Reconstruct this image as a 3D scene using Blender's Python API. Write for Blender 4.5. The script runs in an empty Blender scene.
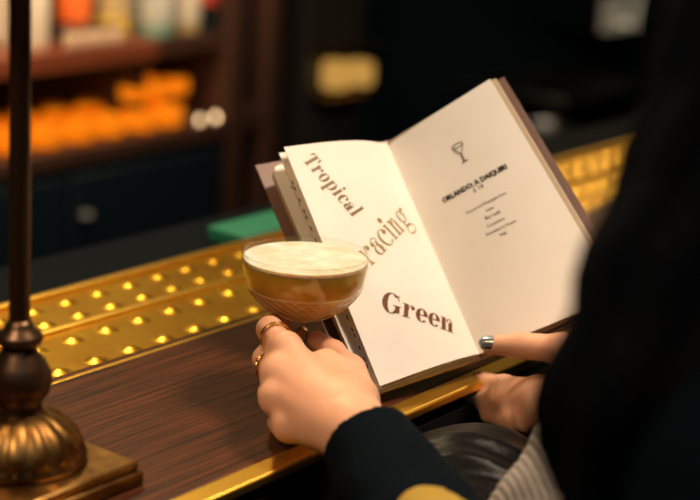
import bpy, bmesh, math, random
import numpy as np
from mathutils import Vector, Matrix
random.seed(7)
PI = math.pi
scene = bpy.context.scene
COL = scene.collection

# ------------------------------------------------------------------ frame of the bar
TH = math.radians(36.5)
D = Vector((math.sin(TH), math.cos(TH), 0))      # along the bar
N = Vector((-math.cos(TH), math.sin(TH), 0))     # across the bar, away from the guest
BROT = math.radians(90 - 36.5)
H = 1.10
def BW(a, b, z): return D * a + N * b + Vector((0, 0, z))

# ------------------------------------------------------------------ materials
def mat(name, col, rough=.5, metal=0., spec=.5, coat=0., sss=0., sheen=0., noise=None, bump=None, emit=None, trans=0., alpha=1.):
    m = bpy.data.materials.new(name); m.use_nodes = True
    nt = m.node_tree; b = nt.nodes['Principled BSDF']
    b.inputs['Base Color'].default_value = (*col, 1)
    b.inputs['Roughness'].default_value = rough
    b.inputs['Metallic'].default_value = metal
    b.inputs['Specular IOR Level'].default_value = spec
    b.inputs['Coat Weight'].default_value = coat
    b.inputs['Sheen Weight'].default_value = sheen
    b.inputs['Transmission Weight'].default_value = trans
    if sss:
        b.inputs['Subsurface Weight'].default_value = sss
        b.inputs['Subsurface Radius'].default_value = (1, .35, .18)
        b.inputs['Subsurface Scale'].default_value = .006
    if emit:
        b.inputs['Emission Color'].default_value = (*emit[0], 1)
        b.inputs['Emission Strength'].default_value = emit[1]
    tc = nt.nodes.new('ShaderNodeTexCoord')
    if noise:   # (scale vec, colour2, detail)
        mp = nt.nodes.new('ShaderNodeMapping'); mp.inputs['Scale'].default_value = noise[0]
        nz = nt.nodes.new('ShaderNodeTexNoise'); nz.inputs['Scale'].default_value = 1; nz.inputs['Detail'].default_value = noise[2]
        nt.links.new(tc.outputs['Object'], mp.inputs[0]); nt.links.new(mp.outputs[0], nz.inputs['Vector'])
        cr = nt.nodes.new('ShaderNodeValToRGB')
        cr.color_ramp.elements[0].position = .35; cr.color_ramp.elements[1].position = .65
        cr.color_ramp.elements[0].color = (*col, 1); cr.color_ramp.elements[1].color = (*noise[1], 1)
        nt.links.new(nz.outputs[0], cr.inputs[0]); nt.links.new(cr.outputs[0], b.inputs['Base Color'])
    if bump:    # (scale vec, distance, detail, kind)
        mp = nt.nodes.new('ShaderNodeMapping'); mp.inputs['Scale'].default_value = bump[0]
        nt.links.new(tc.outputs['Object'], mp.inputs[0])
        if len(bump) > 3 and bump[3] == 'wave':
            nz = nt.nodes.new('ShaderNodeTexWave'); nz.inputs['Scale'].default_value = 1; nz.inputs['Distortion'].default_value = bump[2]
        else:
            nz = nt.nodes.new('ShaderNodeTexNoise'); nz.inputs['Scale'].default_value = 1; nz.inputs['Detail'].default_value = bump[2]
        bp = nt.nodes.new('ShaderNodeBump'); bp.inputs['Distance'].default_value = bump[1]; bp.inputs['Strength'].default_value = 1
        nt.links.new(mp.outputs[0], nz.inputs['Vector']); nt.links.new(nz.outputs[0], bp.inputs['Height'])
        nt.links.new(bp.outputs[0], b.inputs['Normal'])
    return m

M = {}
M['wood'] = mat('oiled dark wood', (.016, .0045, .002), .44, spec=.28, noise=((9, 260, 40), (.090, .022, .005), 4), bump=((9, 330, 40), .00035, 3))
M['brass'] = mat('polished brass', (.92, .56, .06), .34, 1., noise=((14, 14, 14), (.80, .42, .045), 3))
M['brass_bright'] = mat('bright brass', (.95, .58, .09), .36, 1.)
M['lamp_brass'] = mat('aged brass', (.36, .20, .06), .38, 1., noise=((45, 45, 45), (.13, .062, .018), 4))
M['lamp_dark'] = mat('dark bronze', (.10, .055, .030), .36, .9)
M['gold'] = mat('ring gold', (.80, .50, .18), .2, 1.)
M['skin'] = mat('skin', (.68, .37, .235), .46, spec=.4, sss=.12, noise=((35, 35, 35), (.64, .32, .20), 3), bump=((420, 420, 420), .00012, 3))
M['nail'] = mat('metallic nail varnish', (.26, .31, .39), .25, .85)
M['nail_plain'] = mat('dark nail varnish', (.10, .12, .16), .2, .6)
M['paper'] = mat('matt menu paper', (.88, .84, .78), .6, spec=.25, noise=((16, 16, 16), (.85, .80, .73), 3))
M['paper_edge'] = mat('cream page edges', (.62, .50, .36), .7, spec=.2, bump=((40, 40, 2200), .0002, 1))
M['cover'] = mat('mauve brown cover cloth', (.19, .105, .085), .5, bump=((900, 900, 900), .00012, 2))
M['cover_edge'] = mat('tan cover board', (.42, .25, .13), .5)
M['ink_brown'] = mat('copper brown ink', (.15, .050, .018), .5, spec=.3)
M['ink_gold'] = mat('olive gold ink', (.30, .22, .055), .45, spec=.4)
M['ink_dark'] = mat('dark gold ink', (.17, .095, .025), .45, spec=.4)
M['ink_black'] = mat('black ink', (.02, .017, .016), .6, spec=.2)
M['ink_grey'] = mat('grey ink', (.10, .085, .075), .6, spec=.2)
M['coat'] = mat('black blue wool', (.0018, .0042, .0070), .9, spec=.05, bump=((500, 500, 500), .0004, 2))
M['leather'] = mat('black creased leather', (.0025, .0025, .0026), .38, spec=.085, bump=((300, 300, 300), .0002, 3))
M['patch'] = mat('mustard cloth', (.34, .22, .035), .75, spec=.2, bump=((700, 700, 700), .0003, 2))
M['shirt'] = mat('white ribbed knit', (.27, .245, .22), .85, spec=.2)
M['hair'] = mat('dark brown hair', (.0016, .0030, .0045), .8, spec=.02, noise=((120, 120, 6), (.0045, .0035, .0035), 3), bump=((320, 320, 8), .0015, 3))
M['teal_dark'] = mat('dark teal paint', (.022, .046, .060), .6, spec=.2)
M['cabinet'] = mat('dark navy cabinet paint', (.005, .011, .017), .45, spec=.2)
M['panel_black'] = mat('black bar front', (.006, .007, .010), .5, spec=.3, noise=((3, 3, 3), (.009, .009, .010), 2))
M['floor'] = mat('dark floor boards', (.018, .013, .011), .5, noise=((2, 30, 2), (.03, .02, .014), 3))
M['ceiling'] = mat('dark ceiling paint', (.012, .014, .018), .8)
M['red_wood'] = mat('red brown shelf wood', (.22, .055, .022), .4, noise=((6, 60, 60), (.15, .035, .014), 3))
M['pillar'] = mat('brown stained wood', (.060, .025, .014), .5, noise=((40, 40, 3), (.042, .018, .011), 3))
M['green'] = mat('green rubber', (.018, .19, .10), .6, bump=((300, 300, 300), .0005, 1))
M['steel'] = mat('brushed steel', (.45, .45, .46), .35, 1.)
M['cream_label'] = mat('cream label', (.68, .58, .44), .7)
M['knob'] = mat('dull steel knob', (.12, .13, .13), .5, .9)
M['silver'] = mat('silver', (.7, .7, .7), .2, 1.)
M['foam'] = mat('cocktail foam', (.70, .64, .56), .8, spec=.15, sss=.9, noise=((60, 60, 60), (.58, .48, .35), 2), bump=((900, 900, 900), .0001, 3))
M['shade'] = mat('parchment shade', (.75, .58, .36), .8)

M['foam'].node_tree.nodes['Principled BSDF'].inputs['Subsurface Scale'].default_value = .02
def glassy(name, tint, refl_rough=.03, base=0.06, col=(1, 1, 1)):
    """thin clear glass: transparent with a Fresnel reflection"""
    m = bpy.data.materials.new(name); m.use_nodes = True; nt = m.node_tree; nt.nodes.clear()
    o = nt.nodes.new('ShaderNodeOutputMaterial'); t = nt.nodes.new('ShaderNodeBsdfTransparent'); g = nt.nodes.new('ShaderNodeBsdfGlossy')
    t.inputs[0].default_value = (*tint, 1); g.inputs['Roughness'].default_value = refl_rough; g.inputs[0].default_value = (*col, 1)
    lw = nt.nodes.new('ShaderNodeLayerWeight'); lw.inputs[0].default_value = .35
    mr = nt.nodes.new('ShaderNodeMapRange'); mr.inputs[3].default_value = base; mr.inputs[4].default_value = .6
    pw = nt.nodes.new('ShaderNodeMath'); pw.operation = 'POWER'; pw.inputs[1].default_value = 3.5
    mx = nt.nodes.new('ShaderNodeMixShader')
    nt.links.new(lw.outputs['Facing'], pw.inputs[0]); nt.links.new(pw.outputs[0], mr.inputs[0]); nt.links.new(mr.outputs[0], mx.inputs[0])
    nt.links.new(t.outputs[0], mx.inputs[1]); nt.links.new(g.outputs[0], mx.inputs[2]); nt.links.new(mx.outputs[0], o.inputs[0])
    return m
M['glass'] = glassy('clear glass', (.98, .98, .97), .03, .03)
M['etch'] = mat('cut glass lines', (.95, .74, .38), .25, spec=.8)
M['amber_glass'] = glassy('amber glass', (1, .80, .45), .08, .08)
M['dark_glass'] = mat('dark bottle glass', (.006, .016, .018), .08, spec=.7)
M['green_glass'] = mat('pale green bottle glass', (.22, .38, .28), .1, spec=.7)
M['amber_bottle'] = mat('amber spirit bottle', (.50, .36, .16), .15, spec=.7)
M['pale_bottle'] = mat('pale spirit bottle', (.62, .52, .34), .15, spec=.6)
M['orange_label'] = mat('orange label', (.70, .12, .01), .6)
M['red_label'] = mat('red label', (.50, .05, .02), .6)
M['white_label'] = mat('white label', (.72, .66, .56), .7)
M['grey_label'] = mat('pale grey label', (.50, .50, .42), .7)
M['yellow_label'] = mat('yellow label', (.70, .45, .04), .6)

def cocktail():
    m = mat('cloudy amber cocktail', (.99, .55, .065), .3, spec=.3)
    b = m.node_tree.nodes['Principled BSDF']
    b.inputs['Subsurface Weight'].default_value = 1; b.inputs['Subsurface Radius'].default_value = (1, .62, .2); b.inputs['Subsurface Scale'].default_value = .02
    return m
M['cocktail'] = cocktail()
def emis(name, col, s):
    m = bpy.data.materials.new(name); m.use_nodes = True; nt = m.node_tree; nt.nodes.clear()
    o = nt.nodes.new('ShaderNodeOutputMaterial'); e = nt.nodes.new('ShaderNodeEmission')
    e.inputs[0].default_value = (*col, 1); e.inputs[1].default_value = s; nt.links.new(e.outputs[0], o.inputs[0]); return m

# ------------------------------------------------------------------ mesh builder
class MB:
    def __init__(s): s.v = []; s.f = []
    def add(s, vs, fs):
        k = len(s.v); s.v += [tuple(v) for v in vs]; s.f += [tuple(i + k for i in f) for f in fs]; return s
    def box(s, x0, x1, y0, y1, z0, z1):
        return s.add([(x0,y0,z0),(x1,y0,z0),(x1,y1,z0),(x0,y1,z0),(x0,y0,z1),(x1,y0,z1),(x1,y1,z1),(x0,y1,z1)],
                     [(0,3,2,1),(4,5,6,7),(0,1,5,4),(1,2,6,5),(2,3,7,6),(3,0,4,7)])
    def lathe(s, prof, cx=0, cy=0, seg=48, mod=None, close=True):
        vs = []; n = len(prof)
        for i, (r, z) in enumerate(prof):
            for k in range(seg):
                a = 2 * PI * k / seg; rr = r * (mod(a, z) if mod else 1)
                vs.append((cx + rr * math.cos(a), cy + rr * math.sin(a), z))
        fs = [(i*seg+k, i*seg+(k+1) % seg, (i+1)*seg+(k+1) % seg, (i+1)*seg+k) for i in range(n-1) for k in range(seg)]
        if close:
            if prof[0][0] > 1e-5: fs.append(tuple(reversed(range(seg))))
            if prof[-1][0] > 1e-5: fs.append(tuple((n-1)*seg+k for k in range(seg)))
        return s.add(vs, fs)
    def tube(s, pts, r, seg=10, caps=True):
        pts = [Vector(p) for p in pts]; n = len(pts); vs = []; fs = []
        rs = r if isinstance(r, (list, tuple)) else [r] * n
        up = None
        for i, p in enumerate(pts):
            t = (pts[min(i+1, n-1)] - pts[max(i-1, 0)]).normalized()
            if up is None: up = t.orthogonal().normalized()
            up = (up - t * up.dot(t)).normalized(); w = t.cross(up)
            for k in range(seg):
                a = 2*PI*k/seg; vs.append(p + (up*math.cos(a) + w*math.sin(a)) * rs[i])
        for i in range(n-1):
            for k in range(seg): fs.append((i*seg+k, i*seg+(k+1) % seg, (i+1)*seg+(k+1) % seg, (i+1)*seg+k))
        if caps: fs.append(tuple(reversed(range(seg)))); fs.append(tuple((n-1)*seg+k for k in range(seg)))
        return s.add(vs, fs)
    def grid(s, nu, nv, fn):
        vs = [fn(i/nu, j/nv) for j in range(nv+1) for i in range(nu+1)]
        fs = [(j*(nu+1)+i, j*(nu+1)+i+1, (j+1)*(nu+1)+i+1, (j+1)*(nu+1)+i) for j in range(nv) for i in range(nu)]
        return s.add(vs, fs)
    def build(s, name, material, parent=None, loc=(0,0,0), rot=0, smooth=True, bevel=0, angle=40):
        me = bpy.data.meshes.new(name); me.from_pydata(s.v, [], s.f); me.update()
        o = bpy.data.objects.new(name, me); COL.objects.link(o)
        me.materials.append(material); o.location = loc; o.rotation_euler = (0, 0, rot)
        if parent: o.parent = parent
        bm = bmesh.new(); bm.from_mesh(me); bmesh.ops.recalc_face_normals(bm, faces=bm.faces[:]); bm.to_mesh(me); bm.free()
        if smooth:
            me.shade_smooth()
            try: me.set_sharp_from_angle(angle=math.radians(angle))
            except Exception: pass
        if bevel:
            b = o.modifiers.new('bevel', 'BEVEL'); b.width = bevel; b.segments = 2; b.limit_method = 'ANGLE'
        return o
def thing(name, label, cat, loc=(0,0,0), rot=0, group=None):
    o = bpy.data.objects.new(name, None); COL.objects.link(o); o.location = loc; o.rotation_euler = (0, 0, rot)
    o.empty_display_size = .05
    o['label'] = label; o['category'] = cat
    if group: o['group'] = group
    return o
def tag(o, label, cat, group=None):
    o['label'] = label; o['category'] = cat
    if group: o['group'] = group
    return o
def struct(o): o['kind'] = 'structure'; return o
def copy_tree(o, parent=None):
    c = o.copy(); COL.objects.link(c)
    if parent: c.parent = parent
    for ch in [x for x in KIDS.get(o.name, [])]: copy_tree(ch, c)
    return c
KIDS = {}
def dup(root, loc, label=None):
    c = root.copy(); COL.objects.link(c); c.location = loc
    if label: c['label'] = label
    for ch in list(root.children):
        a = ch.copy(); COL.objects.link(a); a.parent = c
        for g in list(ch.children):
            b = g.copy(); COL.objects.link(b); b.parent = a
    return c

# ------------------------------------------------------------------ room
B0 = BW(0, 0, 0)
def bbox(name, a0, a1, b0, b1, z0, z1, m, **k):
    a, b = (a0+a1)/2, (b0+b1)/2
    return MB().box(a0-a, a1-a, b0-b, b1-b, 0, z1-z0).build(name, m, None, BW(a, b, z0), BROT, **k)
struct(bbox('floor', -2.5, 6.6, -2.6, 2.9, -.1, 0, M['floor'], smooth=False))
struct(bbox('ceiling', -2.5, 6.6, -2.6, 2.9, 2.9, 3.0, M['ceiling'], smooth=False))
struct(bbox('wall_back', -2.5, 6.6, 2.72, 2.9, 0, 2.9, M['teal_dark'], smooth=False))
struct(bbox('wall_front', -2.5, 6.6, -2.6, -2.45, 0, 2.9, M['teal_dark'], smooth=False))
struct(bbox('wall_right', 6.45, 6.6, -2.45, 2.72, 0, 2.9, M['teal_dark'], smooth=False))
struct(bbox('wall_left', -2.5, -2.35, -2.45, 2.72, 0, 2.9, M['teal_dark'], smooth=False))

# ------------------------------------------------------------------ the bar
bar = thing('bar_counter', 'long dark wooden bar counter with a brass edge strip under hand and menu', 'bar counter', BW(1.2, .85, 0), BROT)
A0, A1 = -1.9, 4.0                                # local along-bar extent
MB().box(A0, A1, .638-.85, .872-.85, 1.052, 1.0828).build('apron', M['panel_black'], bar)
def wood_top():
    mb = MB().box(A0, A1, .6552-.85, .872-.85, 1.083, 1.10); return mb
wood_top().build('wooden_top', M['wood'], bar, bevel=.0015)
MB().box(A0, A1, .636-.85, .6548-.85, 1.0925, 1.1005).build('edge_strip', M['brass_bright'], bar, bevel=.002)
MB().box(A0, A1, .8724-.85, 1.06-.85, 1.052, 1.092).build('under_board', M['panel_black'], bar)
MB().box(A0, A1, .90-.85, .93-.85, .0, 1.0515).build('front_panel', M['panel_black'], bar)
MB().box(A0, A1, 1.03-.85, 1.06-.85, .0, 1.0515).build('rear_panel', M['panel_black'], bar)
MB().tube([(A0, .80-.85, .22), (A1, .80-.85, .22)], .02, 14).build('foot_rail', M['brass'], bar)
for a in (-1.5, -.2, 1.1, 2.4, 3.6):
    MB().tube([(a, .80-.85, .22), (a, .8985-.85, .22)], .012, 10).build('rail_bracket', M['brass'], bar)

# brass drip rail with four rows of raised studs
tray = thing('brass_drip_rail', 'brass drip rail with rows of raised studs set along the bar top', 'drip rail', BW(1.2, .95, 1.092), BROT)
rows = [(.8815, .826), (.930, .847), (.974, .819+.0387), (.1008*10, .836)]
def rail_panel(b0, b1, name, rws):
    step = .0033; a_lo, a_hi = .45, 2.45
    studs = []
    for nr, s0 in rws:
        k0 = int((a_lo - s0) / .0387); k1 = int((a_hi - s0) / .0387)
        studs += [(s0 + k*.0387, nr) for k in range(k0, k1)]
    # fine quad sheet with the studs pressed up out of it
    na = int((a_hi - a_lo) / step); nb = int((b1 - b0) / step)
    A = a_lo + (a_hi - a_lo) * np.arange(na+1) / na; Bq = b0 + (b1 - b0) * np.arange(nb+1) / nb
    gx, gy = np.meshgrid(A, Bq, indexing='xy'); z = np.zeros_like(gx)
    for (sa, sb) in studs:
        i0, i1 = np.searchsorted(A, [sa-.013, sa+.013])
        r = np.sqrt((gx[:, i0:i1]-sa)**2 + (gy[:, i0:i1]-sb)**2) / .0084
        z[:, i0:i1] += np.where(r < 1, .0030 * (1 - r**2)**.8, 0) - np.where((r >= 1) & (r < 1.3), .0006*np.sin((r-1)/.3*PI), 0)
    vs = [(float(gx[j, i]) - 1.2, float(gy[j, i]) - .95, float(z[j, i]) + .006) for j in range(nb+1) for i in range(na+1)]
    fs = [(j*(na+1)+i, j*(na+1)+i+1, (j+1)*(na+1)+i+1, (j+1)*(na+1)+i) for j in range(nb) for i in range(na)]
    mb = MB().add(vs, fs)
    mb.box(a_lo-1.2, a_hi-1.2, b0-.95, b1-.95, .0003, .0050)
    return mb.build(name, M['brass'], tray, angle=80)
rail_panel(.866, .951, 'studded_panel', rows[:2])
rail_panel(.959, 1.026, 'studded_panel', rows[2:])
MB().box(.45-1.2, 2.45-1.2, .8732-.95, .8745-.95+.0, .001, .002)
def rib(b, w, z1): return MB().box(.45-1.2, 2.45-1.2, b-w/2-.95, b+w/2-.95, .0003, z1)
rib(.955, .0076, .0098).build('middle_ridge', M['brass_bright'], tray, bevel=.002)
rib(.8625, .0060, .0082).build('front_lip', M['brass_bright'], tray, bevel=.0015)
rib(1.0305, .0080, .0104).build('rear_lip', M['brass_bright'], tray, bevel=.0015)

# ------------------------------------------------------------------ table lamp on the bar
lamp = thing('table_lamp', 'brass table lamp with fluted dome foot on a square plinth', 'lamp', BW(.660, .740, 1.1003), BROT)
pl_ = MB().box(-.054, .054, -.058, .058, 0, .010); pl_.build('plinth', M['lamp_brass'], lamp, bevel=.002)
MB().box(-.0515, .0515, -.0555, .0555, .0102, .0165).build('plinth_step', M['lamp_brass'], lamp, bevel=.002)
prof = [(.040,.0167),(.0425,.018),(.0428,.0205),(.0405,.023),(.0395,.025),(.037,.033),(.031,.041),(.024,.0465),(.016,.050)]
MB().lathe(prof, 0.0, 0, 144, mod=lambda a, z: 1 + (.06 * abs(math.cos(8*a)) if z > .024 else 0)).build('fluted_dome', M['lamp_brass'], lamp, angle=70)
MB().lathe([(.015,.050),(.0135,.054),(.0145,.057),(.0185,.062),(.0205,.069),(.0200,.075),(.0170,.082),(.0125,.088),(.0105,.092),(.0100,.0935)], 0, 0, 48).build('baluster', M['lamp_dark'], lamp, angle=60)
MB().lathe([(.0100,.0936),(.0138,.0950),(.0150,.0980),(.0138,.1010),(.0098,.1035),(.0085,.107),(.0067,.110)], 0, 0, 48).build('collar', M['lamp_dark'], lamp, angle=60)
MB().lathe([(.0066,.1102),(.0066,.372)], 0, 0, 24).build('pole', M['lamp_dark'], lamp)
MB().lathe([(.012,.3722),(.014,.378),(.014,.40),(.011,.405)], 0, 0, 24).build('lamp_socket', M['lamp_brass'], lamp)
MB().lathe([(.010,.4055),(.022,.43),(.026,.45),(.020,.468),(.006,.476)], 0, 0, 24).build('bulb', emis('lamp bulb glow', (1, .66, .34), 38), lamp)
sh = MB().lathe([(.105,.385),(.07,.54)], 0, 0, 48, close=False).build('lamp_shade', M['shade'], lamp)
sm = sh.modifiers.new('thickness', 'SOLIDIFY'); sm.thickness = .0015
for k in range(3):
    a = k*2*PI/3
    MB().tube([(.0135*math.cos(a), .0135*math.sin(a), .395), (.05*math.cos(a), .05*math.sin(a), .41), (.0985*math.cos(a), .0985*math.sin(a), .3995)], .0012, 6).build('shade_arm', M['lamp_brass'], lamp)

# ------------------------------------------------------------------ cocktail glass
GX, GY = -.032, 1.157
glass = thing('coupe_glass', 'coupe glass of cloudy amber cocktail with pale foam held in hand', 'glass', (GX, GY, 1.1003))
def interp(pr, k=6):
    """Catmull-Rom through a profile"""
    out = []
    for i in range(len(pr)-1):
        p0, p1, p2, p3 = pr[max(i-1,0)], pr[i], pr[i+1], pr[min(i+2, len(pr)-1)]
        for j in range(k):
            t = j/k
            out.append(tuple(.5*((2*p1[c]) + (-p0[c]+p2[c])*t + (2*p0[c]-5*p1[c]+4*p2[c]-p3[c])*t*t + (-p0[c]+3*p1[c]-3*p2[c]+p3[c])*t**3) for c in (0, 1)))
    return out + [pr[-1]]
bowlp = interp([(.0048,.0565),(.0095,.0605),(.020,.0655),(.031,.0725),(.0395,.0815),(.0448,.0920),(.0468,.1030),(.0466,.1120)])
inner = [(max(r-.0011, 0), z+.0011) for r, z in bowlp[:-1]] + [(bowlp[-1][0]-.0009, bowlp[-1][1])]
MB().lathe(bowlp + list(reversed(inner)), 0, 0, 96, close=False).build('bowl', M['glass'], glass, angle=80)
MB().lathe([(.0462,.1120),(.0467,.1127),(.0472,.1120),(.0467,.1113),(.0462,.1120)], 0, 0, 96, close=False).build('rim', M['glass'], glass)
def radin(z):
    for (r0, z0), (r1, z1) in zip(inner, inner[1:]):
        if z0 <= z <= z1: return r0 + (r1-r0)*(z-z0)/(z1-z0+1e-9)
    return inner[-1][0]
zs = [.0592+.0012*k for k in range(42)]; zs = [z for z in zs if z < .1056]
lq = [(0.0001, .0590)] + [(max(radin(z)-.00015, .001), z) for z in zs]
MB().lathe(lq + [(.0001, zs[-1])], 0, 0, 96).build('cocktail', M['cocktail'], glass, angle=60)
zt = [zs[-1]+.0001, .1062, .1069, .1075, .1080]
fo = [(.0001, zt[0])] + [(radin(z)-.00015, z) for z in zt] + [(.0425,.1084), (.036,.1082), (.022,.1080), (.010,.1082), (.0001,.1081)]
MB().lathe(fo, 0, 0, 96).build('foam', M['foam'], glass, angle=60)
oct_ = lambda a, z: 1 + .10*abs(math.cos(4*a))
MB().lathe([(.0046,.0566),(.0052,.050),(.0046,.043),(.0038,.034),(.0036,.020),(.0042,.012),(.008,.007)], 0, 0, 32, mod=oct_, close=False).build('stem', M['glass'], glass, angle=12)
MB().lathe([(.0001,.0010),(.0030,.012),(.0034,.034),(.0041,.046),(.0043,.053),(.0001,.0558)], 0, 0, 8).build('stem_glint_core', mat('metallic stem glint', (.75, .62, .42), .08, .85), glass, angle=10)  # metallic core added to imitate silvery reflections in the stem
MB().lathe([(.008,.007),(.016,.0040),(.025,.0022),(.0305,.0012),(.0305,.0002),(.0001,.0001)], 0, 0, 64, close=False).build('foot', M['glass'], glass, angle=60)
def radout(z):
    for (r0, z0), (r1, z1) in zip(bowlp, bowlp[1:]):
        if z0 <= z <= z1: return r0 + (r1-r0)*(z-z0)/(z1-z0+1e-9)
et = MB()
for sgn in (-1, 1):
    for k in range(30):
        a0 = 2*PI*k/30
        et.tube([((radout(z)+.0001)*math.cos(a0+sgn*(z-.066)*34), (radout(z)+.0001)*math.sin(a0+sgn*(z-.066)*34), z) for z in [.066+.0016*j for j in range(13)]], .00026, 5, caps=False)
for zz in (.0655, .0857, .0868):
    et.tube([((radout(zz)+.0001)*math.cos(q*2*PI/72), (radout(zz)+.0001)*math.sin(q*2*PI/72), zz) for q in range(73)], .00026, 5, caps=False)
et.build('cut_pattern', M['etch'], glass)

# ------------------------------------------------------------------ the menu book
K = dict(ST=(.0263,1.3267,1.2602), SB=(.1055,1.2235,1.1197), LT=(-.0559,1.2589,1.2686), LB=(.0278,1.1493,1.1153), RT=(.1046,1.3135,1.3224), RB=(.2079,1.2062,1.1776),
    L2T=(-.0591,1.2635,1.2634), L2B=(.0259,1.1513,1.1105), L3T=(-.0668,1.2715,1.2484), L3B=(.0195,1.1499,1.1052), CT=(-.0792,1.2910,1.2467), CB=(.0115,1.1490,1.1018),
    XT=(.1161,1.3287,1.3230), XB=(.2231,1.2233,1.1742), SCT=(.0248,1.3386,1.2602), SCB=(.1077,1.2360,1.1105))
K = {k: Vector(v) for k, v in K.items()}
BO = Vector((.0671, 1.186, 1.1003))
book = thing('menu_book', 'open cocktail menu book with cream printed pages held over bar edge', 'book', BO)
def bul(s): return math.sin(PI * max(s, 0)**.75)
def sheet(ST, SB, OT, OB, amp, front, drop=0.):
    ST, SB, OT, OB = [K[x] if isinstance(x, str) else x for x in (ST, SB, OT, OB)]
    nn = (OT-ST).cross(SB-ST) if front == 'L' else (SB-ST).cross(OT-ST)
    nn.normalize()
    def f(s, t, off=0.):
        p = (ST.lerp(OT, s)).lerp(SB.lerp(OB, s), t)
        return p + nn * (amp * bul(s) * (1-.35*t if front == 'L' else 1) + off) - BO
    return f
SL = sheet('ST', 'SB', 'LT', 'LB', .009, 'L'); SR = sheet('ST', 'SB', 'RT', 'RB', .003, 'R')
def leaf(fn, name, m, th, off=0., parent=book, r=0.):
    """a solid sheet th thick behind the surface fn (rounded outer corners when r)"""
    nu, nv = 28, 28; mb = MB()
    def T(i, j):
        s, t = i/nu, j/nv
        if r and s > 1-r:
            q = (s-(1-r))/r; c = 1-math.sqrt(max(0, 1-q*q)); t = .5+(t-.5)*(1-2*c*r*.55)
        return s, t
    top = [fn(*T(i, j), off) for j in range(nv+1) for i in range(nu+1)]
    bot = [fn(*T(i, j), off-th) for j in range(nv+1) for i in range(nu+1)]
    n = len(top); w = nu+1
    fs = [(j*w+i, j*w+i+1, (j+1)*w+i+1, (j+1)*w+i) for j in range(nv) for i in range(nu)]
    fs += [tuple(n+q for q in reversed(f)) for f in list(fs)]
    ring = [i for i in range(w)] + [j*w+nu for j in range(1, nv+1)] + [nv*w+i for i in range(nu-1, -1, -1)] + [j*w for j in range(nv-1, 0, -1)]
    fs += [(ring[q], n+ring[q], n+ring[(q+1) % len(ring)], ring[(q+1) % len(ring)]) for q in range(len(ring))]
    return mb.add(top+bot, fs).build(name, m, parent, angle=50)
def lerpK(a, b, t): return K[a].lerp(K[b], t)
pageL = leaf(SL, 'left_page', M['paper'], .0006)
pageR = leaf(SR, 'right_page', M['paper'], .0006)
# the leaves fanned out under the left page
leaf(sheet('ST', 'SB', 'L2T', 'L2B', .0085, 'L'), 'leaf', M['paper'], .0008, off=-.0014)
blk = leaf(sheet('SCT', 'SCB', 'L3T', 'L3B', .0055, 'L'), 'page_block', M['paper_edge'], .0035, off=.0008, r=.06)
l3 = leaf(sheet('SCT', 'SCB', 'L3T', 'L3B', .0058, 'L'), 'leaf', M['paper'], .0005, off=.0016, r=.06)
pt = MB()     # dark printed border showing on the leaf under the top page
f3 = sheet('ST', 'SB', 'L2T', 'L2B', .0085, 'L')
for k in range(34):
    t = .10 + .84*k/34
    for s0, s1 in ((.988, .998),):
        if (k*7) % 5 < 2: continue
        q = [f3(s0, t, -.0010), f3(s1, t, -.0010), f3(s1, t+.017, -.0010), f3(s0, t+.017, -.0010)]
        pt.add(q, [(0, 1, 2, 3)])
f4 = sheet('SCT', 'SCB', 'L3T', 'L3B', .0058, 'L')
for k in range(46):
    t = .08 + .88*k/46
    a = .86 + .014*math.sin(k*1.7)
    pt.add([f4(a, t, .0019), f4(a+.045, t+.004, .0019), f4(a+.045, t+.015, .0019), f4(a, t+.011, .0019)], [(0, 1, 2, 3)])
pt.build('printed_border', M['ink_black'], book, smooth=False)
# right-hand block and the two boards of the cover
leaf(sheet('SCT', 'SCB', K['RT'].lerp(K['XT'], .35), K['RB'].lerp(K['XB'], .35), .002, 'R'), 'page_block', M['paper_edge'], .003, off=-.001)
leaf(sheet('SCT', 'SCB', 'CT', 'CB', .002, 'L'), 'left_cover', M['cover'], .0022, off=-.0022)
leaf(sheet('SCT', 'SCB', 'XT', 'XB', .001, 'R'), 'right_cover', M['cover'], .0022, off=-.0022)
sp0, sp1 = K['SCT']-BO, K['SCB']-BO
back = (sp0+BO-K['ST']).normalized()
MB().tube([sp0+back*.003, sp1+back*.003], .0035, 12).build('spine', M['cover'], book)

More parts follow.
